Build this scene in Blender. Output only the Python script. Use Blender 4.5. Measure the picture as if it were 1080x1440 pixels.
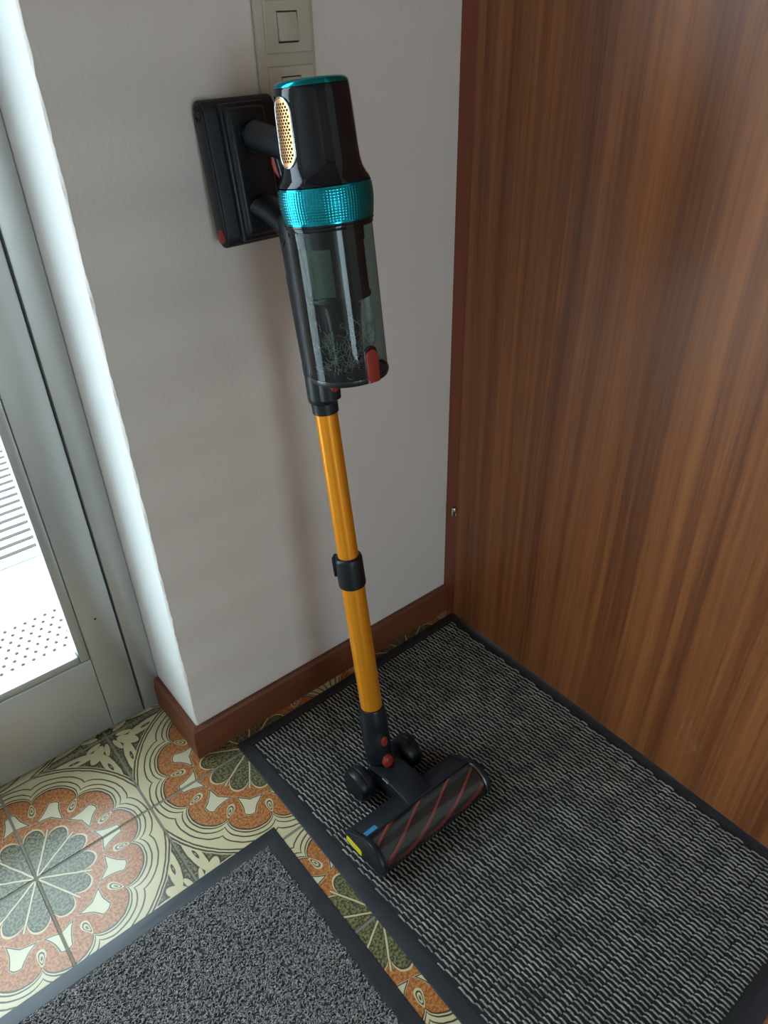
import bpy, bmesh, math, random
import numpy as np
from mathutils import Vector, Matrix
random.seed(7); rng = np.random.default_rng(7)
S = bpy.context.scene
for o in list(bpy.data.objects): bpy.data.objects.remove(o)
COL = S.collection

# ---------------------------------------------------------------- camera
F_PX = 1053.96; CAM = Vector((-0.9355, -0.9679, 1.2122)); YAW, PITCH, ROLL = 0.6679, 0.6076, -0.0260
fw = Vector((math.sin(YAW)*math.cos(PITCH), math.cos(YAW)*math.cos(PITCH), -math.sin(PITCH)))
rt = Vector((math.cos(YAW), -math.sin(YAW), 0)); up = rt.cross(fw)
r2 = math.cos(ROLL)*rt + math.sin(ROLL)*up; u2 = -math.sin(ROLL)*rt + math.cos(ROLL)*up
cd = bpy.data.cameras.new('camera'); cam = bpy.data.objects.new('camera', cd); COL.objects.link(cam)
cam.matrix_world = Matrix(((r2.x,u2.x,-fw.x,CAM.x),(r2.y,u2.y,-fw.y,CAM.y),(r2.z,u2.z,-fw.z,CAM.z),(0,0,0,1)))
cd.sensor_fit = 'VERTICAL'; cd.sensor_height = 36; cd.lens = F_PX/1440*36; cd.clip_start = .02
S.camera = cam
# ---------------------------------------------------------------- daylight
W = bpy.data.worlds.new('daylight'); S.world = W; W.use_nodes = True
bg = W.node_tree.nodes['Background']; bg.inputs[0].default_value = (.77,.92,1.03,1); bg.inputs[1].default_value = 8.5
def portal(name, loc, rot, sx, sy):
    l = bpy.data.lights.new(name, 'AREA'); l.shape = 'RECTANGLE'; l.size = sx; l.size_y = sy; l.cycles.is_portal = True
    o = bpy.data.objects.new(name, l); COL.objects.link(o); o.location = loc; o.rotation_euler = rot
portal('door_daylight', (-1.195,.30,1.12), (math.radians(-90),0,0), 1.1, 2.1)
RW = (-1.85,-.75,.12,1.75)      # rear window x0 x1 z0 z1
RY = -4.2
portal('window_daylight', ((RW[0]+RW[1])/2,RY-.12,(RW[2]+RW[3])/2), (math.radians(90),0,0), RW[1]-RW[0], RW[3]-RW[2])
vs = S.view_settings; vs.view_transform = 'Standard'; vs.look = 'None'; vs.gamma = 1; vs.exposure = 0.0; vs.use_curve_mapping = False

# ---------------------------------------------------------------- node helper
class E:
    nt = None
    def __init__(s, v): s.v = v
    @staticmethod
    def op(o, *a, clamp=False):
        n = E.nt.nodes.new('ShaderNodeMath'); n.operation = o; n.use_clamp = clamp
        for i, x in enumerate(a):
            if isinstance(x, E): E.nt.links.new(x.v, n.inputs[i])
            else: n.inputs[i].default_value = float(x)
        return E(n.outputs[0])
    def __add__(s,o): return E.op('ADD',s,o)
    __radd__ = __add__
    def __sub__(s,o): return E.op('SUBTRACT',s,o)
    def __rsub__(s,o): return E.op('SUBTRACT',o,s)
    def __mul__(s,o): return E.op('MULTIPLY',s,o)
    __rmul__ = __mul__
    def __truediv__(s,o): return E.op('DIVIDE',s,o)
    def __lt__(s,o): return E.op('LESS_THAN',s,o)
    def __gt__(s,o): return E.op('GREATER_THAN',s,o)
def esqrt(a): return E.op('SQRT',E.op('MAXIMUM',a,0))
def eabs(a): return E.op('ABSOLUTE',a)
def emin(a,b): return E.op('MINIMUM',a,b)
def emax(a,b): return E.op('MAXIMUM',a,b)
def sstep(a, e0, e1):
    n = E.nt.nodes.new('ShaderNodeMapRange'); n.interpolation_type = 'SMOOTHSTEP'
    E.nt.links.new(a.v, n.inputs[0]); n.inputs[1].default_value = e0; n.inputs[2].default_value = e1
    return E(n.outputs[0])
def band(a, c, w): return 1 - sstep(eabs(a-c), w*.55, w*1.15)
def mixc(f, a, b):
    n = E.nt.nodes.new('ShaderNodeMix'); n.data_type = 'RGBA'
    for sock, x in ((n.inputs[0],f),(n.inputs[6],a),(n.inputs[7],b)):
        if isinstance(x, E): E.nt.links.new(x.v, sock)
        elif isinstance(x, (int,float)): sock.default_value = x
        else: sock.default_value = (*x,1)
    return E(n.outputs[2])
def pos(kind='world'):
    if kind == 'world': n = E.nt.nodes.new('ShaderNodeNewGeometry'); s = n.outputs['Position']
    else: n = E.nt.nodes.new('ShaderNodeTexCoord'); s = n.outputs['Object']
    x = E.nt.nodes.new('ShaderNodeSeparateXYZ'); E.nt.links.new(s, x.inputs[0])
    return E(x.outputs[0]), E(x.outputs[1]), E(x.outputs[2])
def comb(x,y,z):
    n = E.nt.nodes.new('ShaderNodeCombineXYZ')
    for i,a in enumerate((x,y,z)):
        if isinstance(a,E): E.nt.links.new(a.v,n.inputs[i])
        else: n.inputs[i].default_value = a
    return E(n.outputs[0])
def noise(vec, scale=1, detail=2, rough=.5, dist=0):
    n = E.nt.nodes.new('ShaderNodeTexNoise'); E.nt.links.new(vec.v, n.inputs['Vector'])
    n.inputs['Scale'].default_value = scale; n.inputs['Detail'].default_value = detail
    n.inputs['Roughness'].default_value = rough; n.inputs['Distortion'].default_value = dist
    return E(n.outputs[0])
def mat(name, col=(.5,.5,.5), rough=.5, metal=0, build=None, **kw):
    m = bpy.data.materials.new(name); m.use_nodes = True; E.nt = m.node_tree
    b = m.node_tree.nodes['Principled BSDF']
    b.inputs['Base Color'].default_value = (*col,1); b.inputs['Roughness'].default_value = rough; b.inputs['Metallic'].default_value = metal
    for k, v in kw.items(): b.inputs[k.replace('_',' ')].default_value = v
    if build: build(b)
    return m
def setc(b, e): E.nt.links.new(e.v, b.inputs['Base Color'])
def setr(b, e): E.nt.links.new(e.v, b.inputs['Roughness'])
def bump(b, h, strength=.3, dist=.002):
    n = E.nt.nodes.new('ShaderNodeBump'); n.inputs['Strength'].default_value = strength; n.inputs['Distance'].default_value = dist
    E.nt.links.new(h.v, n.inputs['Height']); E.nt.links.new(n.outputs[0], b.inputs['Normal'])

# ---------------------------------------------------------------- materials
def b_plaster(b):
    x,y,z = pos(); v = comb(x,y,z*.6)
    n1 = noise(v,150,3); n2 = noise(v,28,3); n3 = noise(v,4,3)
    setc(b, mixc(n3,(.69,.615,.57),(.76,.685,.64)))
    bump(b, n1*.5+n2*.9, .55, .0022)
def b_wood(k):
    def f(b):
        x,y,z = pos()
        w = noise(comb(x*0, y*2.2, z*.55),1.6,1)
        yy = y + (w-.5)*.045 + z*.010
        n1 = noise(comb(yy*11+3.1, z*.10, 0),1,2,.5)
        n2 = noise(comb(yy*34, z*.35, 4),1,3,.6)
        n3 = noise(comb(yy*330, z*9, 8),1,3,.65)
        n4 = noise(comb(yy*120, z*1.2, 2),1,2,.6)
        t = n1*.70+n2*.70+n4*.34+n3*.34-.55
        t = sstep(t,.12,.88)
        c = mixc(t, tuple(a*k for a in (.100,.026,.0098)), tuple(a*k for a in (.42,.146,.045)))
        # a pale rubbed scuff near the floor
        sy = y+.628-(z-.12)*.25; sn = noise(comb(y*70,z*30,1),1,4,.7)
        sc = E.op('MAXIMUM',1-esqrt((sy/.035)*(sy/.035)+((z-.125)/.075)*((z-.125)/.075)),0)*sstep(sn,.50,.72)
        c = mixc(sc*.55, c, (.42,.33,.25))
        setc(b, c); setr(b, n3*.15+.36)
        bump(b, n3, .12, .0006)
    return f
def b_frame(b):
    x,y,z = pos(); n1 = noise(comb(y*60,z*1.5,x*60),1,3,.6); n2 = noise(comb(y*400,z*8,x*400),1,2)
    setc(b, mixc(n1*.7+n2*.3,(.15,.030,.012),(.30,.075,.028)))
def b_base(b):
    x,y,z = pos()
    n1 = noise(comb(x*6,y*6,z*70),1,3,.6); n2 = noise(comb(x*14,y*14,z*300),1,2)
    setc(b, mixc(n1*.7+n2*.3,(.085,.022,.009),(.21,.065,.026)))
TS, TX, TY = .2063, -.9787, -.0537
def b_tile(b):
    x,y,z = pos(); D = math.pi/180
    u = E.op('PINGPONG',(x-TX)/TS,1); v = E.op('PINGPONG',(y-TY)/TS,1)
    wob = noise(comb(x,y,0),60,2)
    u = u+(wob-.5)*.012; v = v+(noise(comb(x,y,3),60,2)-.5)*.012
    r = esqrt(u*u+v*v); th = E.op('ARCTAN2',v,u)
    ph = E.op('PINGPONG',th,15*D); de = 15*D-ph
    st = noise(comb(x,y,0),240,2,.6); st2 = sstep(st,.42,.58)
    cream = mixc(noise(comb(x,y,0),25,3),(.50,.42,.235),(.60,.52,.32))
    line = (.055,.032,.014)
    orange = mixc(st2,(.27,.082,.018),(.47,.185,.055))
    olive = mixc(st2,(.035,.036,.014),(.19,.175,.075))
    lob = esqrt(1-(ph/(15.6*D))*(ph/(15.6*D)))
    R1 = .70+.15*lob; R3 = .79+.13*lob; R4 = .885+.085*lob
    c = cream
    # corner ornament
    p = 1-u; q = 1-v; orn = sstep(r,1.068,1.078)
    pq = emax(p,q); qp = emin(p,q)
    def ell(a,bb,ca,cb,ra,rb,ang):
        dx=a-ca; dy=bb-cb; s_,c_=math.sin(ang),math.cos(ang)
        ex=(dx*c_+dy*s_)/ra; ey=(dy*c_-dx*s_)/rb
        return esqrt(ex*ex+ey*ey)
    e1 = ell(pq,qp,.36,.098,.225,.056,-.13); e2 = ell(p,q,.150,.150,.120,.058,math.pi/4); e3 = ell(pq,qp,.150,.052,.085,.026,.25)
    e = emin(e1,emin(e2,e3))
    oc = mixc(1-sstep(e,.86,.95), mixc(1-sstep(e,1.12,1.2),olive,line), cream)
    oc = mixc(band(e1-qp*4,-.25,.10)*(1-sstep(e1,.6,.7)), oc, line)
    c = mixc(orn, c, oc)
    # rings and scallop lines
    ln = emax(emax(band(r,1.03,.008),band(r,1.058,.009)),emax(band(r-R3,0,.0075),band(r-R4,0,.0075)))
    ln = emax(ln, band(r-R1,.028,.0075))
    c = mixc(ln, c, line)
    # orange flower
    om = 1-sstep(r-R1,-.002,.004)
    c = mixc(om, c, orange); c = mixc(band(r-R1,.003,.008), c, line)
    # bells
    rx = r*E.op('COSINE',ph); ry = r*E.op('SINE',ph)
    tt = (.715-rx)/.18
    hw = .046+.058*tt*tt
    bd = emax(emax(ry-hw, rx-(.715-ry*ry*8)), (.530+.30*(.10-ry))-rx)
    c = mixc(1-sstep(bd,.006,.012), c, cream); c = mixc(band(bd,0,.006), c, line); c = mixc(1-sstep(bd,-.006,-.002), c, mixc(.35,cream,(.66,.62,.47)))
    # teardrops between the lobes
    dx = r*E.op('COSINE',de)-.675; dy = r*E.op('SINE',de)
    td = esqrt((dx/.05)*(dx/.05)+(dy/(.021-dx*.16))*(dy/(.021-dx*.16)))
    c = mixc(1-sstep(td,1.35,1.5), c, cream); c = mixc(1-sstep(td,1.0,1.1), c, line); c = mixc(1-sstep(td,.72,.8), c, cream); c = mixc(1-sstep(td,.36,.42), c, olive)
    # petals
    rtip = .285+.165*esqrt(1-(de/(14.6*D))*(de/(14.6*D)))
    pd = r-rtip
    c = mixc(1-sstep(pd,.024,.03), c, cream)
    c = mixc(1-sstep(pd,.008,.013), c, line)
    c = mixc(1-sstep(pd,-.006,-.001), c, olive)
    side = ph*r
    pin = 1-sstep(r,.44,.45)
    c = mixc(pin*(1-sstep(side,.011,.014)), c, line); c = mixc(pin*(1-sstep(side,.006,.009)), c, cream)
    setc(b, c)
    bump(b, st*.35+noise(comb(x,y,0),18,2), .12, .0015)
    setr(b, .24+.18*noise(comb(x,y,0),40,3))
def b_pile1(b):
    x,y,z = pos(); n = noise(comb(x,y,z),420,2); n2 = noise(comb(x,y,0),26,2)
    setc(b, mixc(sstep(n*.6+n2*.4,.32,.68),(.11,.103,.092),(.42,.39,.34)))
def b_pile2(b):
    x,y,z = pos(); n = noise(comb(x,y,z),300,2)
    setc(b, mixc(sstep(n,.35,.65),(.12,.112,.112),(.30,.275,.265)))
def b_alu(b):
    x,y,z = pos(); n = noise(comb(x*8,y*8,z*1.5),1,3); g = noise(comb(x*700,y*700,z*12),1,2)
    setr(b, n*.16+.33); setc(b, mixc(n,(.50,.50,.485),(.60,.605,.60))); bump(b,g,.05,.0005)
def b_black(b):
    x,y,z = pos(); n = noise(comb(x,y,z),40,3); setr(b, .24+.14*n)
M = {}
M['wall'] = mat('white_plaster', rough=.9, build=b_plaster)
M['reveal'] = mat('white_paint', (.74,.73,.71), .6, build=lambda b: (lambda p: bump(b, noise(comb(*p),60,3),.2,.001))(pos()))
M['wood'] = mat('door_veneer', build=b_wood(1.0), Specular_IOR_Level=.55)
M['frame'] = mat('door_frame_wood', rough=.45, build=b_frame)
M['base'] = mat('red_brown_wood', rough=.42, build=b_base)
M['tile'] = mat('printed_tile', build=b_tile, Coat_Weight=.25, Coat_Roughness=.2)
M['grout'] = mat('grout', rough=.9, build=lambda b: (lambda p: setc(b, mixc(noise(comb(*p),90,3),(.16,.15,.115),(.27,.25,.20))))(pos()))
def b_rub(b):
    x,y,z = pos(); n = noise(comb(x,y,z),35,4,.65); setc(b, mixc(n,(.010,.012,.017),(.03,.033,.04))); setr(b,.30+.2*n)
M['rubber'] = mat('mat_rubber', build=b_rub)
M['base1'] = mat('mat_backing', rough=.95, build=lambda b: (lambda p: setc(b, mixc(noise(comb(*p),500,2),(.006,.006,.007),(.022,.022,.024))))(pos()))
M['base2'] = mat('grey_mat_backing', rough=.95, build=lambda b: (lambda p: setc(b, mixc(noise(comb(*p),500,2),(.03,.03,.032),(.07,.068,.068))))(pos()))
M['pile1'] = mat('beige_grey_cord', rough=.95, build=b_pile1)
M['pile2'] = mat('grey_curl_pile', rough=.95, build=b_pile2)
M['alu'] = mat('brushed_aluminium', metal=.75, build=b_alu)
M['gap'] = mat('dark_seal', (.01,.011,.012), .7, build=b_black)
M['beige'] = mat('beige_plastic', (.50,.435,.35), .45, build=lambda b: (lambda p: setr(b,.4+.12*noise(comb(*p),30,2)))(pos()))
M['black'] = mat('gloss_black_plastic', (.0035,.0055,.009), .3, build=lambda b: (lambda p: setr(b,.05+.05*noise(comb(*p),30,3)))(pos()), Specular_IOR_Level=.42)
M['satin'] = mat('satin_black_plastic', (.007,.010,.015), .4, build=lambda b: (lambda p: setr(b,.30+.14*noise(comb(*p),40,3)))(pos()), Specular_IOR_Level=.38)
M['matte'] = mat('matte_black_plastic', (.008,.010,.014), .6, build=lambda b: (lambda p: setr(b,.42+.16*noise(comb(*p),40,3)))(pos()), Specular_IOR_Level=.38)
M['teal'] = mat('teal_metallic', (.010,.27,.34), .22, .9, build=lambda b: (lambda p: setr(b,.13+.06*noise(comb(*p),40,3)))(pos()))
M['copper'] = mat('copper_grille', (.80,.40,.16), .3, .75, build=lambda b: (lambda p: setr(b,.28+.1*noise(comb(*p),60,3)))(pos()))
M['hole'] = mat('dark_hole', (.02,.012,.008), .9, build=lambda b: (lambda p: setr(b,.85+.1*noise(comb(*p),60,3)))(pos()))
M['orange'] = mat('orange_anodised', (.86,.31,.014), .34, .5, build=lambda b: (lambda p: setr(b,.30+.08*noise(comb(p[0]*300,p[1]*300,p[2]*8),1,2)))(pos()))
M['red'] = mat('red_plastic', (.27,.018,.012), .42, build=lambda b: (lambda p: setr(b,.38+.1*noise(comb(*p),60,3)))(pos()))
M['redbristle'] = mat('red_bristle', rough=.8, build=lambda b: (lambda p: setc(b, mixc(noise(comb(*p),500,2),(.30,.028,.018),(.48,.06,.04))))(pos()))
M['bristle'] = mat('roller_bristle', rough=.9, build=lambda b: (lambda p: setc(b, mixc(noise(comb(*p),700,2),(.019,.016,.016),(.026,.022,.021))))(pos()))
M['yellow'] = mat('yellow_sticker', (.72,.62,.01), .5, build=lambda b: (lambda p: setc(b, mixc(noise(comb(*p),200,2),(.66,.56,.01),(.76,.66,.02))))(pos()))
M['blue'] = mat('blue_sticker', (.03,.16,.30), .5, build=lambda b: (lambda p: setc(b, mixc(noise(comb(*p),200,2),(.02,.14,.28),(.05,.2,.36))))(pos()))
M['chrome'] = mat('bright_metal', (.6,.62,.64), .2, 1, build=lambda b: (lambda p: setr(b,.15+.1*noise(comb(*p),60,3)))(pos()))
M['felt'] = mat('filter_felt', rough=.9, build=lambda b: (lambda p: setc(b, mixc(noise(comb(*p),200,3),(.06,.085,.06),(.19,.22,.15))))(pos()))
M['dust'] = mat('grey_dust', rough=1, build=lambda b: (lambda p: setc(b, mixc(noise(comb(*p),200,3),(.16,.17,.15),(.42,.44,.40))))(pos()))
def clear(name, tint, gloss_rough, ior=1.5, film=0.0):
    m = bpy.data.materials.new(name); m.use_nodes = True; nt = m.node_tree; E.nt = nt
    nt.nodes.remove(nt.nodes['Principled BSDF']); out = nt.nodes['Material Output']
    t = nt.nodes.new('ShaderNodeBsdfTransparent')
    x,y,z = pos(); n = noise(comb(x,y,z),30,2)
    nt.links.new(mixc(n, tuple(a*.97 for a in tint), tint).v, t.inputs[0])
    g = nt.nodes.new('ShaderNodeBsdfGlossy'); g.inputs['Roughness'].default_value = gloss_rough
    lw = nt.nodes.new('ShaderNodeLayerWeight'); lw.inputs[0].default_value = .5
    fr = E.op('POWER',E(lw.outputs['Facing']),5)*.96+.04
    mx = nt.nodes.new('ShaderNodeMixShader')
    nt.links.new(fr.v, mx.inputs[0]); nt.links.new(t.outputs[0], mx.inputs[1]); nt.links.new(g.outputs[0], mx.inputs[2])
    last = mx
    if film:
        d = nt.nodes.new('ShaderNodeBsdfDiffuse'); d.inputs[0].default_value = (.30,.36,.35,1)
        m2 = nt.nodes.new('ShaderNodeMixShader'); m2.inputs[0].default_value = film
        nt.links.new(mx.outputs[0], m2.inputs[1]); nt.links.new(d.outputs[0], m2.inputs[2]); last = m2
    nt.links.new(last.outputs[0], out.inputs[0]); return m
M['pane'] = clear('door_glass', (.93,.97,.97), .02)
M['smoke'] = clear('smoked_clear_plastic', (.44,.52,.52), .03, 1.5, .008)
M['window'] = clear('roller_window', (.86,.87,.88), .10, 1.5, .012)
M['paving'] = mat('pale_paving', rough=.8, build=lambda b: (lambda p: setc(b, mixc(noise(comb(*p),30,3),(.78,.78,.76),(.86,.86,.84))))(pos()))
M['slat'] = mat('weathered_slat_and_gap_shade', rough=.7, build=lambda b: (lambda p: setc(b, mixc(noise(comb(p[0]*4,p[1]*40,p[2]*40),1,3),(.022,.014,.010),(.05,.035,.026))))(pos()))
M['ceil'] = mat('ceiling_paint', (.34,.25,.17), .8, build=lambda b: (lambda p: bump(b, noise(comb(*p),60,3),.2,.001))(pos()))

# ---------------------------------------------------------------- mesh helpers
def link(name, verts, faces, m, parent=None, smooth=False, origin=None):
    me = bpy.data.meshes.new(name)
    off = Vector(origin) if origin is not None else (Vector(parent.matrix_basis.translation) if parent is not None and parent.get('_abs') is None else Vector((0,0,0)))
    me.from_pydata([tuple(Vector(v)-off) for v in verts], [], [tuple(f) for f in faces]); me.update()
    bm = bmesh.new(); bm.from_mesh(me); bmesh.ops.recalc_face_normals(bm, faces=bm.faces); bm.to_mesh(me); bm.free()
    if smooth:
        me.polygons.foreach_set('use_smooth',[True]*len(me.polygons)); me.set_sharp_from_angle(angle=math.radians(smooth if smooth is not True else 40))
    me.materials.append(M[m]); o = bpy.data.objects.new(name, me); COL.objects.link(o)
    if parent is not None: o.parent = parent
    if origin is not None: o.location = origin
    return o
# every part keeps its vertices in world space minus the root's place; nested parts sit at the root's origin too
class Root: pass
def tag(o, label=None, cat=None, kind=None, group=None):
    for k, v in (('label',label),('category',cat),('kind',kind),('group',group)):
        if v: o[k] = v
    return o
def empty(name, loc):
    o = bpy.data.objects.new(name, None); o.empty_display_size = .05; o.location = loc; COL.objects.link(o); return o
def merge(*parts):
    V, Fs = [], []
    for v, f in parts:
        k = len(V); V += [Vector(a) for a in v]; Fs += [tuple(i+k for i in g) for g in f]
    return V, Fs
def xf(vf, Mx): return [Mx @ Vector(a) for a in vf[0]], vf[1]
def box(x0,x1,y0,y1,z0,z1, bev=0, seg=2):
    bm = bmesh.new(); bmesh.ops.create_cube(bm, size=1)
    bmesh.ops.scale(bm, vec=(abs(x1-x0),abs(y1-y0),abs(z1-z0)), verts=bm.verts)
    bmesh.ops.translate(bm, vec=((x0+x1)/2,(y0+y1)/2,(z0+z1)/2), verts=bm.verts)
    if bev: bmesh.ops.bevel(bm, geom=list(bm.edges), offset=bev, segments=seg, affect='EDGES', profile=.5)
    bm.verts.index_update(); r = ([v.co.copy() for v in bm.verts],[tuple(v.index for v in f.verts) for f in bm.faces]); bm.free(); return r
def lathe(prof, n=48, c=(0,0), a0=0, a1=2*math.pi, cap=True):
    """profile of (r,z) about local z through c"""
    full = abs(a1-a0-2*math.pi) < 1e-6; cols = n if full else n+1
    V, Fs = [], []
    for r, z in prof:
        for i in range(cols):
            a = a0+(a1-a0)*i/n; V.append(Vector((c[0]+r*math.cos(a), c[1]+r*math.sin(a), z)))
    for j in range(len(prof)-1):
        for i in range(n):
            k = (i+1)%cols; Fs.append((j*cols+i, j*cols+k, (j+1)*cols+k, (j+1)*cols+i))
    if cap and full:
        if prof[0][0] > 1e-5: Fs.append(tuple(range(cols)))
        if prof[-1][0] > 1e-5: Fs.append(tuple((len(prof)-1)*cols+i for i in range(cols)))
    return V, Fs
def tube(path, rad, n=16, ell=(1,1), upv=(0,0,1), cap=True):
    """swept ellipse along path"""
    P = [Vector(a) for a in path]; R = rad if isinstance(rad,(list,tuple)) else [rad]*len(P); V, Fs = [], []
    for k, a in enumerate(P):
        t = (P[min(k+1,len(P)-1)]-P[max(k-1,0)]).normalized(); s = t.cross(Vector(upv)).normalized(); w = s.cross(t)
        for i in range(n):
            g = 2*math.pi*i/n; V.append(a + s*math.cos(g)*R[k]*ell[0] + w*math.sin(g)*R[k]*ell[1])
    for j in range(len(P)-1):
        for i in range(n):
            k = (i+1)%n; Fs.append((j*n+i,j*n+k,(j+1)*n+k,(j+1)*n+i))
    if cap: Fs += [tuple(range(n)), tuple((len(P)-1)*n+i for i in range(n))]
    return V, Fs
def extr(prof, x0, x1, bev=0):
    """closed (y,z) outline extruded along x"""
    bm = bmesh.new(); a = [bm.verts.new((x0,y,z)) for y,z in prof]; f = bm.faces.new(a)
    g = bmesh.ops.extrude_face_region(bm, geom=[f]); vs_ = [e for e in g['geom'] if isinstance(e,bmesh.types.BMVert)]
    bmesh.ops.translate(bm, vec=(x1-x0,0,0), verts=vs_)
    if bev:
        ed = [e for e in bm.edges if abs(e.verts[0].co.x-e.verts[1].co.x) < 1e-7]
        bmesh.ops.bevel(bm, geom=ed, offset=bev, segments=2, affect='EDGES', profile=.5)
    bm.verts.index_update(); r = ([v.co.copy() for v in bm.verts],[tuple(v.index for v in q.verts) for q in bm.faces]); bm.free(); return r
def arc(cy, cz, r, a0, a1, n=10): return [(cy+r*math.cos(math.radians(a0+(a1-a0)*i/n)), cz+r*math.sin(math.radians(a0+(a1-a0)*i/n))) for i in range(n+1)]

# ================================================================ the setting
XC = -.6397; H = 2.5; XL = -1.95
def st(name, vf, m, parent=None, smooth=False):
    o = link(name, vf[0], vf[1], m, parent, smooth)
    if parent is None: o['kind'] = 'structure'
    return o
# floor: grout bed with tiles
floor = st('floor', box(XL,.1,RY,.33,-.03,-.0012), 'grout')
tv, tf = box(-TS/2+.0021,TS/2-.0021,-TS/2+.0021,TS/2-.0021,-.012,0,.0010,1)
tile_me = None
for i in range(-5,5):
    for j in range(-21,2):
        cx, cy = TX+TS*(i+.5), TY+TS*(j+.5)
        if cx-TS/2 > .02 or cx+TS/2 < XL or cy+TS/2 < RY or cy-TS/2 > .25: continue
        if tile_me is None:
            o = link('tile', tv, tf, 'tile', floor); tile_me = o.data
        else:
            o = bpy.data.objects.new('tile', tile_me); COL.objects.link(o); o.parent = floor
        o.location = (cx, cy, random.uniform(-.0004,.0003)); o.rotation_euler = (random.uniform(-.0015,.0015),random.uniform(-.0015,.0015),0)
# back wall with a slightly ragged plaster corner towards the reveal
def wall_back():
    V, Fs = [], []; zs = np.arange(0,H+.001,.008); m = 5
    for z in zs:
        j = .0006*math.sin(z*37)+.0005*math.sin(z*91+1)+random.uniform(-.0007,.0007)+(.0015*math.exp(-((z*7.3)%1-.5)**2/.004))
        k = .0012*math.sin(z*53+2)+random.uniform(-.0008,.0008)
        V += [(.0,0,z),(XC+.006+j,0,z),(XC+.0028+j*.8,-.0008+k*.4,z),(XC+.0005,.003+k,z),(XC,.010,z),(XC,.30,z),(0,.30,z)]
    n = 7
    for a in range(len(zs)-1):
        for i in range(n):
            k = (i+1)%n; Fs.append((a*n+i,a*n+k,(a+1)*n+k,(a+1)*n+i))
    Fs += [tuple(range(n)), tuple((len(zs)-1)*n+i for i in range(n))]
    o = st('wall_back', (V,Fs), 'wall', smooth=35); o.data.materials.append(M['reveal'])
    for pgn in o.data.polygons:
        c = pgn.center
        if abs(c.x-XC) < .002 and c.y > .005: pgn.material_index = 1
    return o
wall_back()
st('wall_lintel', box(XL,XC,.0,.30,2.16,H), 'wall')
st('wall_left', box(XL-.1,XL,RY,.30,0,H), 'wall')
st('trim_1', box(XL,-1.745,.02,.30,0,2.16), 'reveal')
st('ceiling', box(XL-.1,.1,RY-.1,.33,H,H+.1), 'ceil')
st('wall_front', merge(box(XL,RW[0],RY-.1,RY,0,H),box(RW[1],.1,RY-.1,RY,0,H),box(RW[0],RW[1],RY-.1,RY,0,RW[2]),box(RW[0],RW[1],RY-.1,RY,RW[3],H)), 'wall')
w1 = st('window_1', merge(box(RW[0],RW[0]+.05,RY-.08,RY-.03,RW[2],RW[3]),box(RW[1]-.05,RW[1],RY-.08,RY-.03,RW[2],RW[3]),box(RW[0]+.05,RW[1]-.05,RY-.08,RY-.03,RW[2],RW[2]+.05),box(RW[0]+.05,RW[1]-.05,RY-.08,RY-.03,RW[3]-.05,RW[3])), 'reveal')
link('pane', *box(RW[0]+.05,RW[1]-.05,RY-.058,RY-.052,RW[2]+.05,RW[3]-.05), 'pane', w1)
# right wall, wooden door
DY0, DY1, DH = -.036, -.90, 2.03
st('wall_right', merge(box(.002,.1,.0,.30,0,H),box(.002,.1,RY,DY1-.07,0,H),box(.002,.1,DY1-.07,0,DH+.07,H)), 'wall')
d1 = st('door_1', box(-.003,.037,DY1,DY0,.009,DH,.0015,1), 'wood', smooth=30)
link('door_frame', *merge(box(.0,.09,DY0+.0015,-.0005,.0,DH+.07),box(.0,.09,DY1-.07,DY1-.0015,0,DH+.07),box(.0,.09,DY1-.0015,DY0+.0015,DH+.002,DH+.07)), 'frame', d1)
hv = xf(lathe([(.0001,-.010),(.0042,-.010),(.005,-.0085),(.005,.0085),(.0042,.010),(.0001,.010)],14), Matrix.Translation((-.0052,-.030,.296)))
link('hinge', *hv, 'chrome', d1, smooth=40)
# skirting
BZ = .0724
def skirt(x0, y0, x1, y1, nx, ny, t=.014, m0=0, m1=0):
    prof = [(0,0),(t,0),(t,BZ-.022),(t*.86,BZ-.014),(t*.80,BZ-.005),(t*.55,BZ),(0,BZ)]
    d = Vector((x1-x0,y1-y0,0)).normalized(); V = []
    for (x,y,mm) in ((x0,y0,-m0),(x1,y1,m1)):
        for a, z in prof: V.append((x+nx*a+d.x*mm*a, y+ny*a+d.y*mm*a, z))
    n = len(prof); Fs = [(i,(i+1)%n,n+(i+1)%n,n+i) for i in range(n)]+[tuple(range(n)),tuple(range(n,2*n))]
    return V, Fs
st('baseboard_back', skirt(XC,-.0005,-.001,-.0005,0,-1,m0=1), 'base', smooth=25)
st('baseboard_reveal', skirt(XC-.0005,.1645,XC-.0005,0,-1,0,m1=1), 'base', smooth=25)
# aluminium glass door
AY = .165
d2 = st('door_2', merge(box(-.6825,XC-.0006,AY,AY+.06,0,2.155,.003,2),box(-1.745,-1.703,AY,AY+.06,0,2.155,.003,2),box(-1.703,-.6825,AY,AY+.06,2.113,2.155,.003,2),), 'alu', smooth=30)
link('seal', *merge(box(-.6862,-.6825,AY+.012,AY+.05,0,2.113),box(-1.703,-1.6995,AY+.012,AY+.05,0,2.113),box(-1.70,-.685,AY+.012,AY+.05,0.001,.006)), 'gap', d2)
link('stile', *box(-.7505,-.6862,AY-.001,AY+.055,.006,2.11,.0025,2), 'alu', d2, smooth=30)
link('stile', *box(-1.6995,-1.635,AY-.001,AY+.055,.006,2.11,.0025,2), 'alu', d2, smooth=30)
link('bottom_rail', *box(-1.6345,-.7510,AY-.001,AY+.055,.006,.196,.0025,2), 'alu', d2, smooth=30)
link('top_rail', *box(-1.6345,-.7510,AY-.001,AY+.055,2.03,2.11,.0025,2), 'alu', d2, smooth=30)
bead = lambda a,b,c,d: merge(box(a,b,AY+.001,AY+.026,c,d,.003,2))
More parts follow.
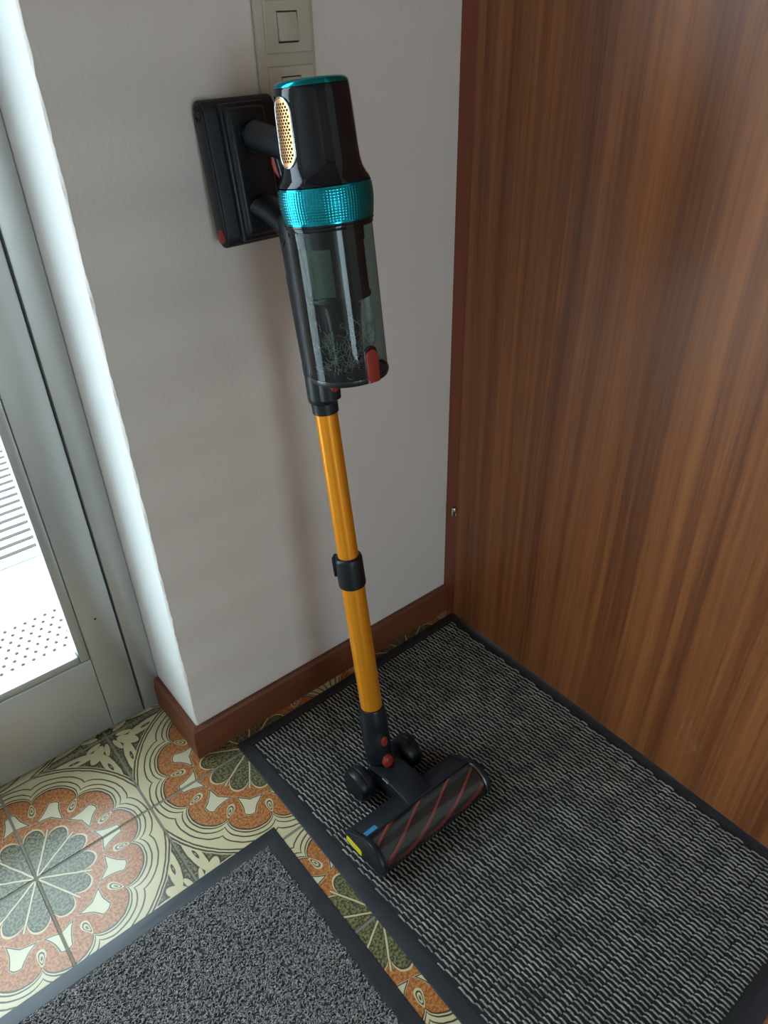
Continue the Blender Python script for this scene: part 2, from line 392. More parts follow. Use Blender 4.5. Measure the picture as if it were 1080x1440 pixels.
link('glazing_bead', *box(-.769,-.7512,AY+.0005,AY+.026,.1965,2.0295,.003,2), 'alu', d2, smooth=30)
link('glazing_bead', *box(-1.634,-1.617,AY+.0005,AY+.026,.1965,2.0295,.003,2), 'alu', d2, smooth=30)
link('glazing_bead', *box(-1.6165,-.7695,AY+.0005,AY+.026,.1965,.213,.003,2), 'alu', d2, smooth=30)
link('glazing_bead', *box(-1.6165,-.7695,AY+.0005,AY+.026,2.013,2.0295,.003,2), 'alu', d2, smooth=30)
link('pane', *box(-1.63,-.755,AY+.0285,AY+.0345,.20,2.027), 'pane', d2)
link('screw_hole', *xf(lathe([(.0001,0),(.0022,0),(.0022,.0004),(.0001,.0004)],10), Matrix.Translation((-.7215,AY-.0012,.281)) @ Matrix.Rotation(math.radians(90),4,'X')), 'gap', d2)
# outdoors, washed out by the light
st('ground', box(-9,6,.235,14,-.16,-.1), 'paving')

# ================================================================ things
# light switch
def ringbox(x0,x1,z0,z1,a0,a1,c0,c1,yf,yb,bv=.0012):
    V,Fs=[],[]
    rings=[(x0,x1,z0,z1,yb),(x0,x1,z0,z1,yf+bv),(x0+bv,x1-bv,z0+bv,z1-bv,yf),(a0,a1,c0,c1,yf),(a0,a1,c0,c1,yb)]
    for l,r_,b_,t_,y in rings: V += [Vector((l,y,b_)),Vector((r_,y,b_)),Vector((r_,y,t_)),Vector((l,y,t_))]
    for j in range(4):
        for i in range(4): k=(i+1)%4; Fs.append((j*4+i,j*4+k,j*4+4+k,j*4+4+i))
    return V,Fs
sx0, sx1, sy = -.3615, -.2735, -.0005
sw = tag(empty('light_switch', (-.317,0,1.064)), 'beige two-gang rocker light switch on the plaster wall above the vacuum', 'light switch')
def P(name, vf, m, root, parent=None, smooth=False):
    """part: vertices given in world space, stored relative to the root"""
    o = link(name, [Vector(a)-root.location for a in vf[0]], vf[1], m, None, smooth); o.parent = parent or root; return o
P('frame', box(sx0,sx1,-.0085,sy,1.064,1.222,.003,2), 'beige', sw, smooth=30)
for zt in (1.1933,1.1223):
    cp = P('cover_plate', ringbox(-.350,-.281,zt-.0445,zt+.0125,-.3325,-.3012,zt-.0334,zt+.0011,-.0125,-.0085), 'beige', sw, smooth=20)
    P('switch_gap', box(-.3335,-.3005,-.0095,-.0086,zt-.0334,zt+.0011), 'gap', sw, cp)
    rk = box(-.3318,-.3022,-.0150,-.0097,zt-.0312,zt-.0004,.0012,2)
    rk = ([Vector((v.x, v.y + (v.z-(zt-.016))*(.13), v.z)) for v in rk[0]], rk[1])
    P('rocker', rk, 'beige', sw, smooth=30)

# ---------------------------------------------------------------- stick vacuum
T = math.radians(7.94); O = Vector((-.41,-.1753,.7298))
MU = Matrix.Translation(O) @ Matrix.Rotation(-T,4,'X')
vac = tag(empty('stick_vacuum', (-.41,-.385,.007)), 'black and teal cordless stick vacuum with orange tube, standing against the wall', 'vacuum cleaner')
def U(name, vf, m, parent=None, smooth=40): return P(name, xf(vf,MU), m, vac, parent, smooth)
BC = (0,-.073)
# motor housing
U('motor_housing', lathe([(.0410,.3930),(.0416,.3915),(.0419,.386),(.0428,.36),(.0440,.330),(.0449,.318),(.0466,.310),(.0502,.303),(.0530,.2985),(.0535,.2965),(.03,.2965)],64,BC,cap=False),'black',smooth=50)
U('top_cap', lathe([(.0002,.4005),(.032,.4003),(.0372,.3995),(.0400,.3975),(.0413,.3950),(.0416,.3935),(.0395,.3925),(.0002,.39)],64,BC),'teal',smooth=50)
# grilles on both flanks
def on_cyl(s, w, z, off=0):
    r = .0428+(.36-z)*.035+off; a = w/.043
    return Vector((s*r*math.cos(a), BC[1]+(r*math.sin(a)), z))
def stadium(hw, hh, n=12):
    pts = []
    for i in range(n+1): a = math.pi*i/n; pts.append((hw*math.cos(a), hh-hw+hw*math.sin(a)))
    for i in range(n+1): a = math.pi+math.pi*i/n; pts.append((hw*math.cos(a), -(hh-hw)+hw*math.sin(a)))
    return pts
GZ, GHW, GHH = .3510, .0140, .0335
for s in (-1,1):
    def patch(hw, hh, o0, o1):
        rings = [(1.0,o0),(1.0,o1),(.93,o1+.0004)]
        V, Fs = [], []
        for k, o_ in rings:
            st_ = stadium(hw*k, hh-hw*(1-k)); V += [on_cyl(s,a,GZ+b,o_) for a,b in st_]
        n = len(st_)
        for j in range(len(rings)-1):
            for i in range(n): q=(i+1)%n; Fs.append((j*n+i,j*n+q,(j+1)*n+q,(j+1)*n+i))
        # inner fill as horizontal strips so that it follows the curve
        last = V[-n:]; base = 2*n
        for i in range(n//2-1):
            Fs.append((base+i, base+i+1, base+n-2-i, base+n-1-i))
        return V, Fs
    # rows across the curve: build a fine grid
    def curved(hw, hh, o_):
        V, Fs = [], []; nz, nw = 40, 10
        for j in range(nz+1):
            b = -hh+2*hh*j/nz; e = abs(b)-(hh-hw); w = hw if e <= 0 else math.sqrt(max(hw*hw-e*e,0)); w = max(w,.0004)
            for i in range(nw+1): V.append(on_cyl(s,-w+2*w*i/nw,GZ+b,o_))
        for j in range(nz):
            for i in range(nw): k=j*(nw+1)+i; Fs.append((k,k+1,k+nw+2,k+nw+1))
        return V, Fs
    rim = []
    loop = stadium(GHW+.0008, GHH+.0008)
    path = [on_cyl(s,a,GZ+b,.0008) for a,b in loop]
    g = U('exhaust_grille', curved(GHW,GHH,.0012), 'copper', smooth=60); g['label'] = 'perforated copper-coloured oval exhaust grille'
    cen = Vector((0,BC[1],GZ)); n = len(path); V, Fs = [], []
    for i in range(n):
        t = (path[(i+1)%n]-path[i-1]).normalized(); out = Vector((path[i].x,path[i].y-BC[1],0)).normalized(); sd = t.cross(out)
        for k in range(8):
            a = 2*math.pi*k/8; V.append(path[i]+out*math.cos(a)*.0013+sd*math.sin(a)*.0013)
    for i in range(n):
        for k in range(8): q=(i+1)%n; Fs.append((i*8+k,i*8+(k+1)%8,q*8+(k+1)%8,q*8+k))
    U('grille_rim', (V,Fs), 'chrome', g, 60)
    V, Fs = [], []
    for j in range(-11,12):
        for i in range(-3,4):
            w = (i+(.5 if j%2 else 0))*.0043; b = j*.0031
            e = max(abs(b)-(GHH-GHW),0)
            if math.hypot(w,e) > GHW-.0028: continue
            k = len(V)
            for q in range(8): a = math.pi*q/4; V.append(on_cyl(s,w+.0014*math.cos(a),GZ+b+.0014*math.sin(a),.0015))
            Fs.append(tuple(range(k,k+8)))
    hobj = U('grille_holes', (V,Fs), 'hole', g, False); hobj['kind'] = 'stuff'
# teal ring with a grid of raised dots
def ring():
    prof = [(.0520,.2965),(.0538,.2950)]; V, Fs = [], []; nc, nr = 384, 52
    for j in range(nr+1):
        z = .2950-.0385*j/nr; q = j/nr; R = .0538+.0014*math.sin(math.pi*min(q*1.15,1))-.0012*q
        for i in range(nc):
            d = .0007*max(0,math.cos(i*math.pi/2)*.5+.5)*max(0,math.cos(j*math.pi/2)*.5+.5)*(1 if .06<q<.94 else 0)
            a = 2*math.pi*i/nc; V.append(Vector(((R+d)*math.cos(a),BC[1]+(R+d)*math.sin(a),z)))
    for j in range(nr):
        for i in range(nc): k=(i+1)%nc; Fs.append((j*nc+i,j*nc+k,(j+1)*nc+k,(j+1)*nc+i))
    return V, Fs
U('filter_ring', ring(), 'teal', None, 80)['label'] = 'shiny teal band covered in raised dots'
U('bin_collar', lathe([(.048,.2565),(.0528,.2563),(.0530,.2545),(.0518,.2535),(.0518,.2500),(.0512,.2490),(.048,.2490)],64,BC,cap=False),'black')
# dust bin
ba, bb_ = .2490, .0690
bn = U('dust_bin', lathe([(.0505,ba),(.0504,.2),(.0502,.12),(.0500,bb_+.004)],64,BC,cap=False),'smoke',smooth=60); bn['label'] = 'smoked clear dust bin with dark cone inside'
U('bin_lid', lathe([(.0505,bb_+.004),(.0507,bb_+.003),(.0507,bb_),(.049,bb_-.0035),(.0002,bb_-.0035),(.0002,bb_+.001),(.0490,bb_+.001),(.0492,bb_+.004)],64,BC,cap=False),'satin',bn)
U('bin_rim', lathe([(.0510,.0735),(.0514,.0728),(.0514,.0716),(.0510,.0710)],64,BC,cap=False),'window',bn)
U('cyclone_shroud', lathe([(.0395,.2490),(.0395,.232),(.0378,.232),(.0378,.172),(.0395,.170),(.0395,.166),(.034,.1635),(.026,.158),(.0235,.14),(.021,.10),(.021,.074),(.0002,.074)],48,BC),'black',bn)
U('filter_mesh', lathe([(.0382,.228),(.0384,.226),(.0384,.176),(.0382,.174)],48,BC,math.pi*.95,math.pi*1.28,cap=False),'felt',bn)
def fluff():
    V, Fs = [], []
    for k in range(150):
        a = random.uniform(math.pi*1.05,math.pi*1.75); q = random.random(); r0 = random.uniform(.026,.044); z = .074+.055*q*q+random.uniform(0,.012)
        p0 = Vector((r0*math.cos(a),BC[1]+r0*math.sin(a),z)); pts=[p0]
        d = Vector((random.uniform(-1,1),random.uniform(-1,1),random.uniform(.1,1.2))).normalized()
        for s_ in range(4):
            d = (d+Vector((random.uniform(-.7,.7),random.uniform(-.7,.7),random.uniform(-.5,.6)))).normalized(); nx = pts[-1]+d*.004
            rr = math.hypot(nx.x,nx.y-BC[1])
            if rr > .047: nx.x *= .047/rr; nx.y = BC[1]+(nx.y-BC[1])*.047/rr
            pts.append(nx)
        v,f = tube(pts,.0005,4,upv=(.3,.8,.5)); kk=len(V); V+=v; Fs+=[tuple(i+kk for i in g_) for g_ in f]
    return V,Fs
U('dust_fluff', fluff(), 'dust', bn, False)['kind'] = 'stuff'
def curved_pad(z0,z1,hw,R,t,a0=-math.pi/2,n=10):
    """rounded-top pad lying on the bin"""
    V, Fs = [], []; rows = 12
    for lay in (0,1):
        for j in range(rows+1):
            z = z0+(z1-z0)*j/rows; e = z-(z1-hw); w = hw if e<=0 else math.sqrt(max(hw*hw-e*e,1e-8))
            w *= (1 if lay == 0 else .86)
            for i in range(n+1):
                a = a0+(-w+2*w*i/n)/R; r = R+(0 if lay==0 else t); V.append(Vector((r*math.cos(a),BC[1]+r*math.sin(a),z)))
    m_ = (rows+1)*(n+1); gi = lambda l,j,i: l*m_+j*(n+1)+i
    for j in range(rows):
        for i in range(n): Fs.append((gi(1,j,i),gi(1,j,i+1),gi(1,j+1,i+1),gi(1,j+1,i)))
        Fs.append((gi(0,j,0),gi(0,j+1,0),gi(1,j+1,0),gi(1,j,0))); Fs.append((gi(0,j,n),gi(0,j+1,n),gi(1,j+1,n),gi(1,j,n)))
    for i in range(n): Fs.append((gi(0,0,i),gi(0,0,i+1),gi(1,0,i+1),gi(1,0,i))); Fs.append((gi(0,rows,i),gi(0,rows,i+1),gi(1,rows,i+1),gi(1,rows,i)))
    return V,Fs
U('latch_bezel', curved_pad(.0665,.1130,.0115,.0502,.0012), 'black', bn)
U('latch', curved_pad(.0670,.1085,.0088,.0515,.0028), 'red', bn)['label'] = 'red bin release latch'
# spine behind the bin, collar, connector
def rr_path(zs, rx, ry, cy, n=28, p=2.6):
    V, Fs = [], []
    for k,z in enumerate(zs):
        for i in range(n):
            a = 2*math.pi*i/n; c_,s_ = math.cos(a),math.sin(a)
            V.append(Vector((rx[k]*math.copysign(abs(c_)**(2/p),c_), cy[k]+ry[k]*math.copysign(abs(s_)**(2/p),s_), z)))
    for j in range(len(zs)-1):
        for i in range(n): q=(i+1)%n; Fs.append((j*n+i,j*n+q,(j+1)*n+q,(j+1)*n+i))
    Fs += [tuple(range(n)),tuple((len(zs)-1)*n+i for i in range(n))]
    return V,Fs
U('spine', rr_path([.262,.255,.235,.20,.19,.185,.10,.072,.068,.055], [.014,.0190,.0200,.0195,.0195,.0205,.0200,.0205,.0208,.0208],[.012,.018,.0220,.0225,.0222,.0230,.0215,.0212,.0215,.0212],[.006,.005,.0045,.0035,.003,.003,.002,0,0,0]), 'satin')
U('spine_trim', rr_path([.258,.252,.222,.218],[.0125,.0148,.0138,.011],[.004,.0048,.0048,.003],[-.0135,-.0145,-.0148,-.0140]), 'chrome')
for zz in ((.20,.222),(.145,.150)):
    U('spine_clip', rr_path([zz[1],zz[1]-.002,zz[0]+.002,zz[0]],[.0170,.0196,.0196,.0170],[.004,.005,.005,.004],[-.0105]*4), 'black')
co = U('collar', lathe([(.0005,.0555),(.0205,.0555),(.0218,.0535),(.0222,.022),(.0218,.0165),(.0195,.0140),(.0190,.0138),(.0186,-.0015),(.0172,-.0025),(.0005,-.0025)],40),'satin')
U('collar_foot', rr_path([.056,.054,.022,.018],[.014,.016,.016,.013],[.018,.021,.021,.017],[-.012,-.012,-.010,-.008]),'satin',co)
rb = xf(lathe([(.0001,.0022),(.0045,.0020),(.0058,.0008),(.006,-.002),(.0001,-.002)],24), Matrix.Translation((0,-.0330,.040)) @ Matrix.Rotation(math.radians(90),4,'X'))
U('release_button', rb, 'red', co)
# wand
def fluted(z0,z1,r,n=72):
    V,Fs=[],[]
    for z in (z0,z1):
        for i in range(n):
            a=2*math.pi*i/n; d=0
            for c in (0,math.pi/2,math.pi,1.5*math.pi):
                e=math.atan2(math.sin(a-c),math.cos(a-c)); d-= .0004*math.exp(-(e/.20)**2)
            V.append(Vector(((r+d)*math.cos(a),(r+d)*math.sin(a),z)))
    for i in range(n): k=(i+1)%n; Fs.append((i,k,n+k,n+i))
    Fs += [tuple(range(n)),tuple(range(n,2*n))]
    return V,Fs
ORI = Matrix.Rotation(math.radians(-58),4,'Z')
U('upper_tube', xf(fluted(.0,-.2480,.0164),ORI), 'orange', None, 30)
U('lower_tube', xf(fluted(-.29,-.5560,.0190),ORI), 'orange', None, 30)
cl = U('tube_clip', lathe([(.0168,-.2405),(.0196,-.2412),(.0210,-.2430),(.0216,-.247),(.0220,-.2900),(.0216,-.2945),(.0195,-.2955),(.018,-.2955)],48,cap=False),'satin')
U('clip_button', xf(box(-.008,.008,.0205,.0262,-.278,-.243,.002,2),Matrix.Rotation(math.radians(38),4,'Z')), 'satin', cl)
# battery pack at the wall and handle
BY0,BY1,BZ0,BZ1 = .0925,.1235,.2215,.3955
br = (BY1-BY0)/2; bcy=(BY0+BY1)/2
prof = [(y,z) for y,z in arc(bcy,BZ1-br,br,0,180,14)]+[(y,z) for y,z in arc(bcy,BZ0+br,br,180,360,14)]
bat = U('battery_pack', extr(prof,-.0500,.0520,.0022),'matte',None,35)
prof2 = [(bcy+(y-bcy)*.80, (BZ0+BZ1)/2+(z-(BZ0+BZ1)/2)*.962) for y,z in prof]
U('side_cover', extr(prof2,-.0514,-.0495,.0006),'satin',bat,35)
dot = xf(lathe([(.0001,.0012),(.0075,.0012),(.0086,.0004),(.0086,-.001),(.0001,-.001)],28),Matrix.Translation((-.0516,bcy,BZ0+.0150)) @ Matrix.Rotation(math.radians(-90),4,'Y'))
U('battery_button', dot, 'red', bat)['label'] = 'round red button at the foot of the pack'
V,Fs=[],[]
for k in range(9):
    a=2*math.pi*k/9; m_=Matrix.Translation((-.0516,bcy,BZ1-.0150)) @ Matrix.Rotation(math.radians(-90),4,'Y') @ Matrix.Rotation(a,4,'Z')
    v,f=xf(box(.0040,.0095,-.0007,.0007,-.001,.0008),m_); kk=len(V); V+=v; Fs+=[tuple(i+kk for i in q) for q in f]
U('side_vent', (V,Fs), 'black', bat, False)
hd = U('handle_base', merge(box(-.030,.026,.073,.0935,.234,.384,.007,3)),'satin',None,40)
U('handle_base_rail', box(-.033,.033,.083,.0935,.228,.389,.003,2),'satin',hd,40)
grip = [( 0,.078,.352),(0,.066,.3505),(0,.045,.346),(0,.02,.3405),(0,-.005,.3355),(0,-.03,.331)]
U('handle_grip', tube(grip,[.0215,.0190,.0172,.0168,.0175,.019],24,(1,1.0),(0,0,1)),'satin')
U('grip_ring', tube([(0,.0665,.3508),(0,.0625,.350)],[.0206,.0206],28,(1,1.0),(0,0,1)),'black')
arm = [(0,.072,.2670),(0,.055,.2600),(0,.035,.2510),(0,.016,.2400),(0,.004,.2280)]
U('lower_arm', tube(arm,[.0185,.0150,.0140,.0150,.0180],20,(1.2,.85),(0,0,1)),'satin')
U('trigger_guard', tube([(0,.010,.325),(0,.009,.308),(0,.006,.295),(0,-.006,.280)],[.010,.008,.008,.008],14,(1,1),(1,0,0)),'black')
U('trigger', tube([(0,.024,.328),(0,.0235,.319),(0,.021,.310),(0,.016,.303)],[.0055,.0072,.0068,.0045],14,(1,1),(1,0,0)),'red')
# neck joint
nk = U('neck', lathe([(.0192,-.5515),(.0222,-.5520),(.0232,-.5545),(.0236,-.5740),(.0248,-.5790),(.0250,-.5830),(.0246,-.6130),(.0250,-.6140),(.0246,-.6620),(.0238,-.6720),(.0225,-.6760),(.0005,-.6765)],48,cap=False),'satin')
def pad_front(zc,rz,hw,R,t,ax=-math.pi/2,m='red',nm='release_button'):
    V,Fs=[],[]; nr,na=5,24
    V.append(Vector((R*math.cos(ax),R*math.sin(ax),zc))*1); V[0]=Vector(((R+t)*math.cos(ax),(R+t)*math.sin(ax),zc))
    for j in range(1,nr+1):
        q=j/nr; off = t*math.sqrt(max(1-(q**4),0)) if j<nr else -.001
        for i in range(na):
            a=2*math.pi*i/na; w=hw*q*math.cos(a); z=zc+rz*q*math.sin(a); an=ax+w/R
            V.append(Vector(((R+off)*math.cos(an),(R+off)*math.sin(an),z)))
    for i in range(na): Fs.append((0,1+i,1+(i+1)%na))
    for j in range(nr-1):
        for i in range(na): k=(i+1)%na; Fs.append((1+j*na+i,1+j*na+k,1+(j+1)*na+k,1+(j+1)*na+i))
    return U(nm,(V,Fs),m,nk,60)
pad_front(-.6225,.0115,.0075,.0250,.0025)
pad_front(-.6690,.0150,.0105,.0240,.009)
U('neck_swivel', lathe([(.0005,-.674),(.0200,-.674),(.0205,-.678),(.0200,-.694),(.016,-.705),(.0005,-.708)],40),'black',nk)
# floor head (world coordinates, resting on the mat)
Z0 = .0098
hx0,hx1 = -.5345,-.2945
head = P('floor_head', merge(extr([(-.335,Z0+.003),(-.334,Z0+.018),(-.337,Z0+.0255),(-.360,Z0+.0425),(-.378,Z0+.0535),(-.3865,Z0+.058),(-.389,Z0+.056),(-.378,Z0+.046),(-.374,Z0+.030),(-.374,Z0+.003)],hx0,hx1,.0008), box(hx0+.001,hx1-.001,-.428,-.372,Z0+.0010,Z0+.0045)), 'matte', vac, None, 35)
capprof = [(-.3345,Z0+.002),(-.3325,Z0+.018),(-.336,Z0+.0265),(-.358,Z0+.0425),(-.376,Z0+.0540)]+arc(-.4055,Z0+.0310,.0345,66,236,22)+[(-.40,Z0+.0005)]
cy_, cz_ = -.39, Z0+.028
for xa,xb in ((hx0-.0035,hx0+.006),(hx1-.006,hx1+.0035)):
    P('end_cap', extr(capprof,xa,xb,.0022), 'satin', vac, head, 35)
inset = [(cy_+(y-cy_)*.86, cz_+(z-cz_)*.84) for y,z in capprof]
P('end_cap_panel', extr(inset,hx0-.0046,hx0-.003,.0005), 'matte', vac, head, 35)
def hx_lathe(prof, x, y, z, n=32): return xf(lathe(prof,n), Matrix.Translation((x,y,z)) @ Matrix.Rotation(math.radians(90),4,'Y'))
# clear window over the roller
def shell(R, a0, a1, xa, xb, n=20, th=.0014):
    V,Fs=[],[]
    for x in (xa,xb):
        for rr in (R,R-th):
            V += [(x,-.4055+rr*math.cos(math.radians(a0+(a1-a0)*i/n)),Z0+.031+rr*math.sin(math.radians(a0+(a1-a0)*i/n))) for i in range(n+1)]
    m_=n+1
    for i in range(n):
        Fs.append((i,i+1,2*m_+i+1,2*m_+i)); Fs.append((m_+i,m_+i+1,3*m_+i+1,3*m_+i))
    Fs += [(0,m_,3*m_,2*m_),(n,m_+n,3*m_+n,2*m_+n)]
    return [Vector(v) for v in V],Fs
P('roller_window', shell(.0335,66,205,hx0+.006,hx1-.006), 'window', vac, head, 60)
P('front_lip', shell(.0340,202,258,hx0+.006,hx1-.006,8,.003), 'matte', vac, head, 40)
P('window_trim', shell(.0342,70,200,hx1-.0085,hx1-.006,20,.0012), 'chrome', vac, head, 40)
rol = P('brush_roller', hx_lathe([(.0001,-.111),(.0245,-.111),(.0258,-.108),(.0258,.108),(.0245,.111),(.0001,.111)],-.4145,-.4055,Z0+.031,40), 'bristle', vac, head, 40)
V,Fs=[],[]
for k in range(5):
    n=60; ks=len(V)
    for i in range(n+1):
        x=-.5245+.22*i/n; an=math.radians(25+72*k)- (i/n)*math.radians(233)
        for da,r in ((-.075,.0255),(-.065,.0300),(.065,.0300),(.075,.0255)):
            V.append(Vector((x,-.4055+r*math.cos(an+da),Z0+.031+r*math.sin(an+da))))
    for i in range(n):
        for j in range(4): q=(j+1)%4; a=ks+i*4; Fs.append((a+j,a+q,a+4+q,a+4+j))
P('bristle_strips', (V,Fs), 'redbristle', vac, rol, 30)['label'] = 'red bristle strips spiralling round the roller'
def on_end(pts, x): return [Vector((x,y,z)) for y,z in pts]
ys = extr([(-.3385,Z0+.0065),(-.3400,Z0+.0165),(-.3440,Z0+.0185),(-.3790,Z0+.0205),(-.3810,Z0+.0180),(-.3810,Z0+.0085),(-.3790,Z0+.0060),(-.3410,Z0+.0045)],hx0-.0056,hx0-.0045)
P('yellow_sticker', ys, 'yellow', vac, head)
bs = xf(box(-.012,.012,-.006,.006,-.0006,.0006), Matrix.Translation((-.5165,-.3790,Z0+.0552)) @ Matrix.Rotation(math.radians(-28),4,'X'))
P('blue_sticker', bs, 'blue', vac, head)
# joint block between neck and head
blk = extr([(-.262,Z0+.020),(-.268,Z0+.040),(-.300,Z0+.0520),(-.318,Z0+.0555),(-.372,Z0+.0580),(-.384,Z0+.0560),(-.384,Z0+.030),(-.330,Z0+.012),(-.280,Z0+.010)],-.4375,-.3825,.003)
P('joint_block', blk, 'satin', vac, head, 35)
P('joint_trim', extr([(-.312,Z0+.0535),(-.314,Z0+.0575),(-.326,Z0+.0585),(-.328,Z0+.0550)],-.4395,-.4345,.0008), 'chrome', vac, head, 30)
axle = P('axle', hx_lathe([(.0001,-.06),(.0075,-.06),(.0075,.06),(.0001,.06)],-.41,-.281,Z0+.0318), 'matte', vac, head, 40)
for x,s in ((-.4640,-1),(-.3560,1)):
    wp = [(.0001,-.0125),(.012,-.0125),(.014,-.0135),(.0215,-.0120),(.0245,-.008),(.0254,-.003),(.0254,.000),(.0245,.0008),(.0245,.0025),(.0254,.0033),(.0250,.009),(.0225,.0125),(.0001,.0125)]
    P('wheel', hx_lathe([(r*1.25,z*1.25*(-s)*-1) for r,z in wp],x,-.281,Z0+.0318,40), 'satin', vac, None, 45)

# wall bracket that the pack hangs on
wb = tag(P('wall_bracket', ([],[]), 'matte', vac) if False else empty('wall_bracket', (-.41,-.001,.93)), 'black plastic wall bracket behind the vacuum battery pack', 'bracket')
P('back_plate', box(-.438,-.382,-.006,-.0005,.935,1.075,.002,2), 'matte', wb, None, 30)
P('hook', extr([(-.0055,.935),(-.0165,.940),(-.0155,.955),(-.0055,.965)],-.428,-.392,.001), 'matte', wb, None, 30)

# ---------------------------------------------------------------- doormats
def mat_border(x0,x1,y0,y1,bw,h):
    """flat rubber sheet with a sloped edge"""
    V,Fs=[],[]
    rings=[(0,0.0004),(.0015,.0022),(.006,.0030),(bw-.001,.0034),(bw,.0030)]
    for d,z in rings: V += [(x0+d,y0+d,z),(x1-d,y0+d,z),(x1-d,y1-d,z),(x0+d,y1-d,z)]
    for j in range(len(rings)-1):
        for i in range(4): k=(i+1)%4; Fs.append((j*4+i,j*4+k,j*4+4+k,j*4+4+i))
    Fs += [tuple(range(4))]; 
    return V,Fs
def mesh_np(name, V, Fq, m, parent):
    me=bpy.data.meshes.new(name); me.from_pydata(V.tolist(),[],Fq.tolist()); me.update(); me.polygons.foreach_set('use_smooth',np.ones(len(me.polygons),bool))
    me.materials.append(M[m]); o=bpy.data.objects.new(name,me); COL.objects.link(o); o.parent=parent; return o
def sweep_many(paths, rad, n=5):
    """paths: array (k,p,3); rad (k,p)"""
    K,Pn,_=paths.shape; t=np.gradient(paths,axis=1); t/=np.linalg.norm(t,axis=2,keepdims=True)+1e-9
    upv=np.array([0,0,1.0]); s=np.cross(t,upv); s/=np.linalg.norm(s,axis=2,keepdims=True)+1e-6; w=np.cross(s,t)
    a=np.arange(n)*2*np.pi/n
    V=paths[:,:,None,:]+rad[:,:,None,None]*(s[:,:,None,:]*np.cos(a)[None,None,:,None]+w[:,:,None,:]*np.sin(a)[None,None,:,None])
    idx=np.arange(K*Pn*n).reshape(K,Pn,n); nx=np.roll(idx,-1,axis=2)
    F_=np.stack([idx[:,:-1],nx[:,:-1],nx[:,1:],idx[:,1:]],-1).reshape(-1,4)
    return V.reshape(-1,3),F_
# large cord mat: loops along y, each strand stepping sideways
m1 = tag(empty('doormat', (-.583,-.032,0)), 'large dark ribbed doormat beneath the vacuum, lying along the wooden door', 'doormat', group=None)
m1.rotation_euler = (0,0,.006); WX,WY,BW = .588,.905,.026
def mpart(name, vf, m, parent): return link(name, vf[0], vf[1], m, None, 30)
o = link('rubber_border', *mat_border(0,WX,-WY,0,BW,0), 'rubber', None, 30); o.parent = m1
o = link('backing', *box(BW-.002,WX-BW+.002,-WY+BW-.002,-BW+.002,.0005,.0036), 'base1', None); o.parent = m1
def cords():
    dx, L, step = .0079, .0150, .0025
    paths, rads = [], []
    ny = int((WY-2*BW)/L)
    for i in range(-int(ny*step/dx)-1, int((WX-2*BW)/dx)+1):
        for j in range(ny):
            x = BW + i*dx + j*step + dx*.4; y = -BW - L*(j+.5) + (i%2)*L*.0
            jx,jy,jz = rng.normal(0,.00045),rng.normal(0,.0008),rng.normal(0,.00015)
            if x < BW+.0022 or x > WX-BW-.0022: continue
            h = L*.5
            q = np.array([[-step*.60,h*1.02,-.0014],[-step*.10,h*.84,.0004],[0,h*.45,.0018],[0,-h*.45,.0018],[step*.05,-h*.84,.0006],[step*.45,-h*1.0,-.0013]])
            q = q+rng.normal(0,.00018,q.shape)
            paths.append(q+np.array([x+jx,y+jy,.0040+jz])); rads.append(np.array([.0010,.0016,.0019,.0019,.0016,.0010])*.86*rng.uniform(.85,1.12))
    return sweep_many(np.array(paths),np.array(rads),6)
V,F_ = cords(); mesh_np('cord_pile', V, F_, 'pile1', m1)['kind'] = 'stuff'
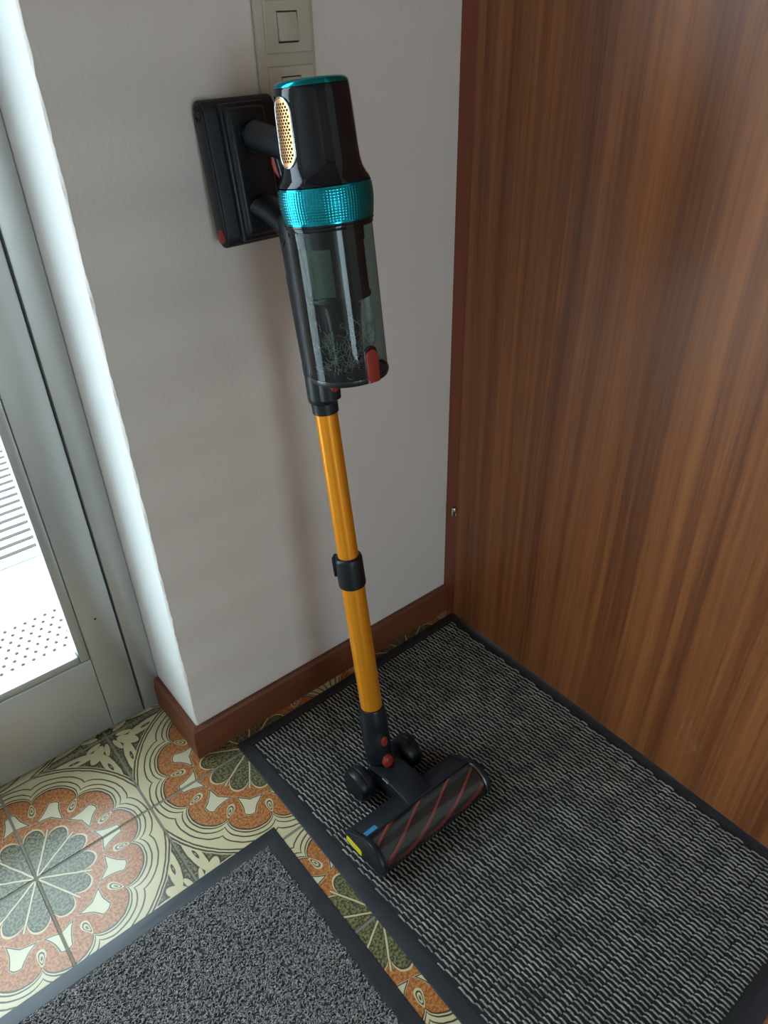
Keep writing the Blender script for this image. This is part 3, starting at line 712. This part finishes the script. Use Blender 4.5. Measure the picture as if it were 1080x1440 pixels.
# small curled-pile mat
m2 = tag(empty('doormat', (-.6205,-.2297,0)), 'smaller grey curled-pile doormat on the tiles in the near left corner', 'doormat')
m2.rotation_euler = (0,0,.006); W2,H2,B2 = .62,.62,.029
o = link('rubber_border', *mat_border(-W2,0,-H2,0,B2,0), 'rubber', None, 30); o.parent = m2
o = link('backing', *box(-W2+B2-.003,-B2+.003,-H2+B2-.003,-B2+.003,.0005,.0045), 'base2', None); o.parent = m2
def curls(n=40000):
    x=rng.uniform(-W2+B2,-B2,n); y=rng.uniform(-H2+B2,-B2,n); a=rng.uniform(0,2*np.pi,n); R=rng.uniform(.0014,.0027,n); lean=rng.uniform(-.8,.8,n)
    k=np.linspace(-.1,1.1,6)*np.pi
    u=np.cos(k)[None]*R[:,None]; z=np.sin(k)[None]*R[:,None]*1.15
    px=x[:,None]+u*np.cos(a)[:,None]-z*np.sin(lean)[:,None]*np.sin(a)[:,None]
    py=y[:,None]+u*np.sin(a)[:,None]+z*np.sin(lean)[:,None]*np.cos(a)[:,None]
    pz=.0040+z*np.cos(lean)[:,None]+rng.uniform(0,.0012,n)[:,None]
    paths=np.stack([px,py,pz],-1); rad=np.repeat(rng.uniform(.0007,.0011,n)[:,None],6,1)
    return sweep_many(paths,rad,5)
V,F_ = curls(); mesh_np('curl_pile', V, F_, 'pile2', m2)['kind'] = 'stuff'

# ---------------------------------------------------------------- seen through the glass
deck = tag(empty('slatted_deck', (-.9,.98,-.1)), 'pale slatted duckboard on the ground outside the glass door', 'duckboard')
for k in range(17):
    P('slat', box(-1.9,.3,.985+k*.045,1.022+k*.045,-.092,-.075,.002,1), 'paving', deck)
for x in (-1.8,.2): P('bearer', box(x,x+.04,.995,1.745,-.1,-.092,.001,1), 'slat', deck)
for k in range(17): P('gap_shade_strip', box(-1.9,.3,1.006+k*.045,1.020+k*.045,-.0752,-.073), 'slat', deck)  # dark strips on the boards paint the shade of the gaps between slats
sm = tag(empty('stud_mat', (-1.0,.64,-.1)), 'pale outdoor mat with dark round studs beyond the glass door', 'doormat')
P('mat_base', box(-1.5,-.4,.50,.76,-.0995,-.092,.003,1), 'paving', sm)
V,Fs=[],[]
for i in range(42):
    for j in range(9):
        v,f=lathe([(.0001,-.089),(.0035,-.089),(.0045,-.090),(.0045,-.0925)],8,(-1.48+i*.025+(.0125 if j%2 else 0),.525+j*.024)); kk=len(V); V+=v; Fs+=[tuple(a+kk for a in q) for q in f]
P('studs', (V,Fs), 'slat', sm, None, 40)['kind'] = 'stuff'
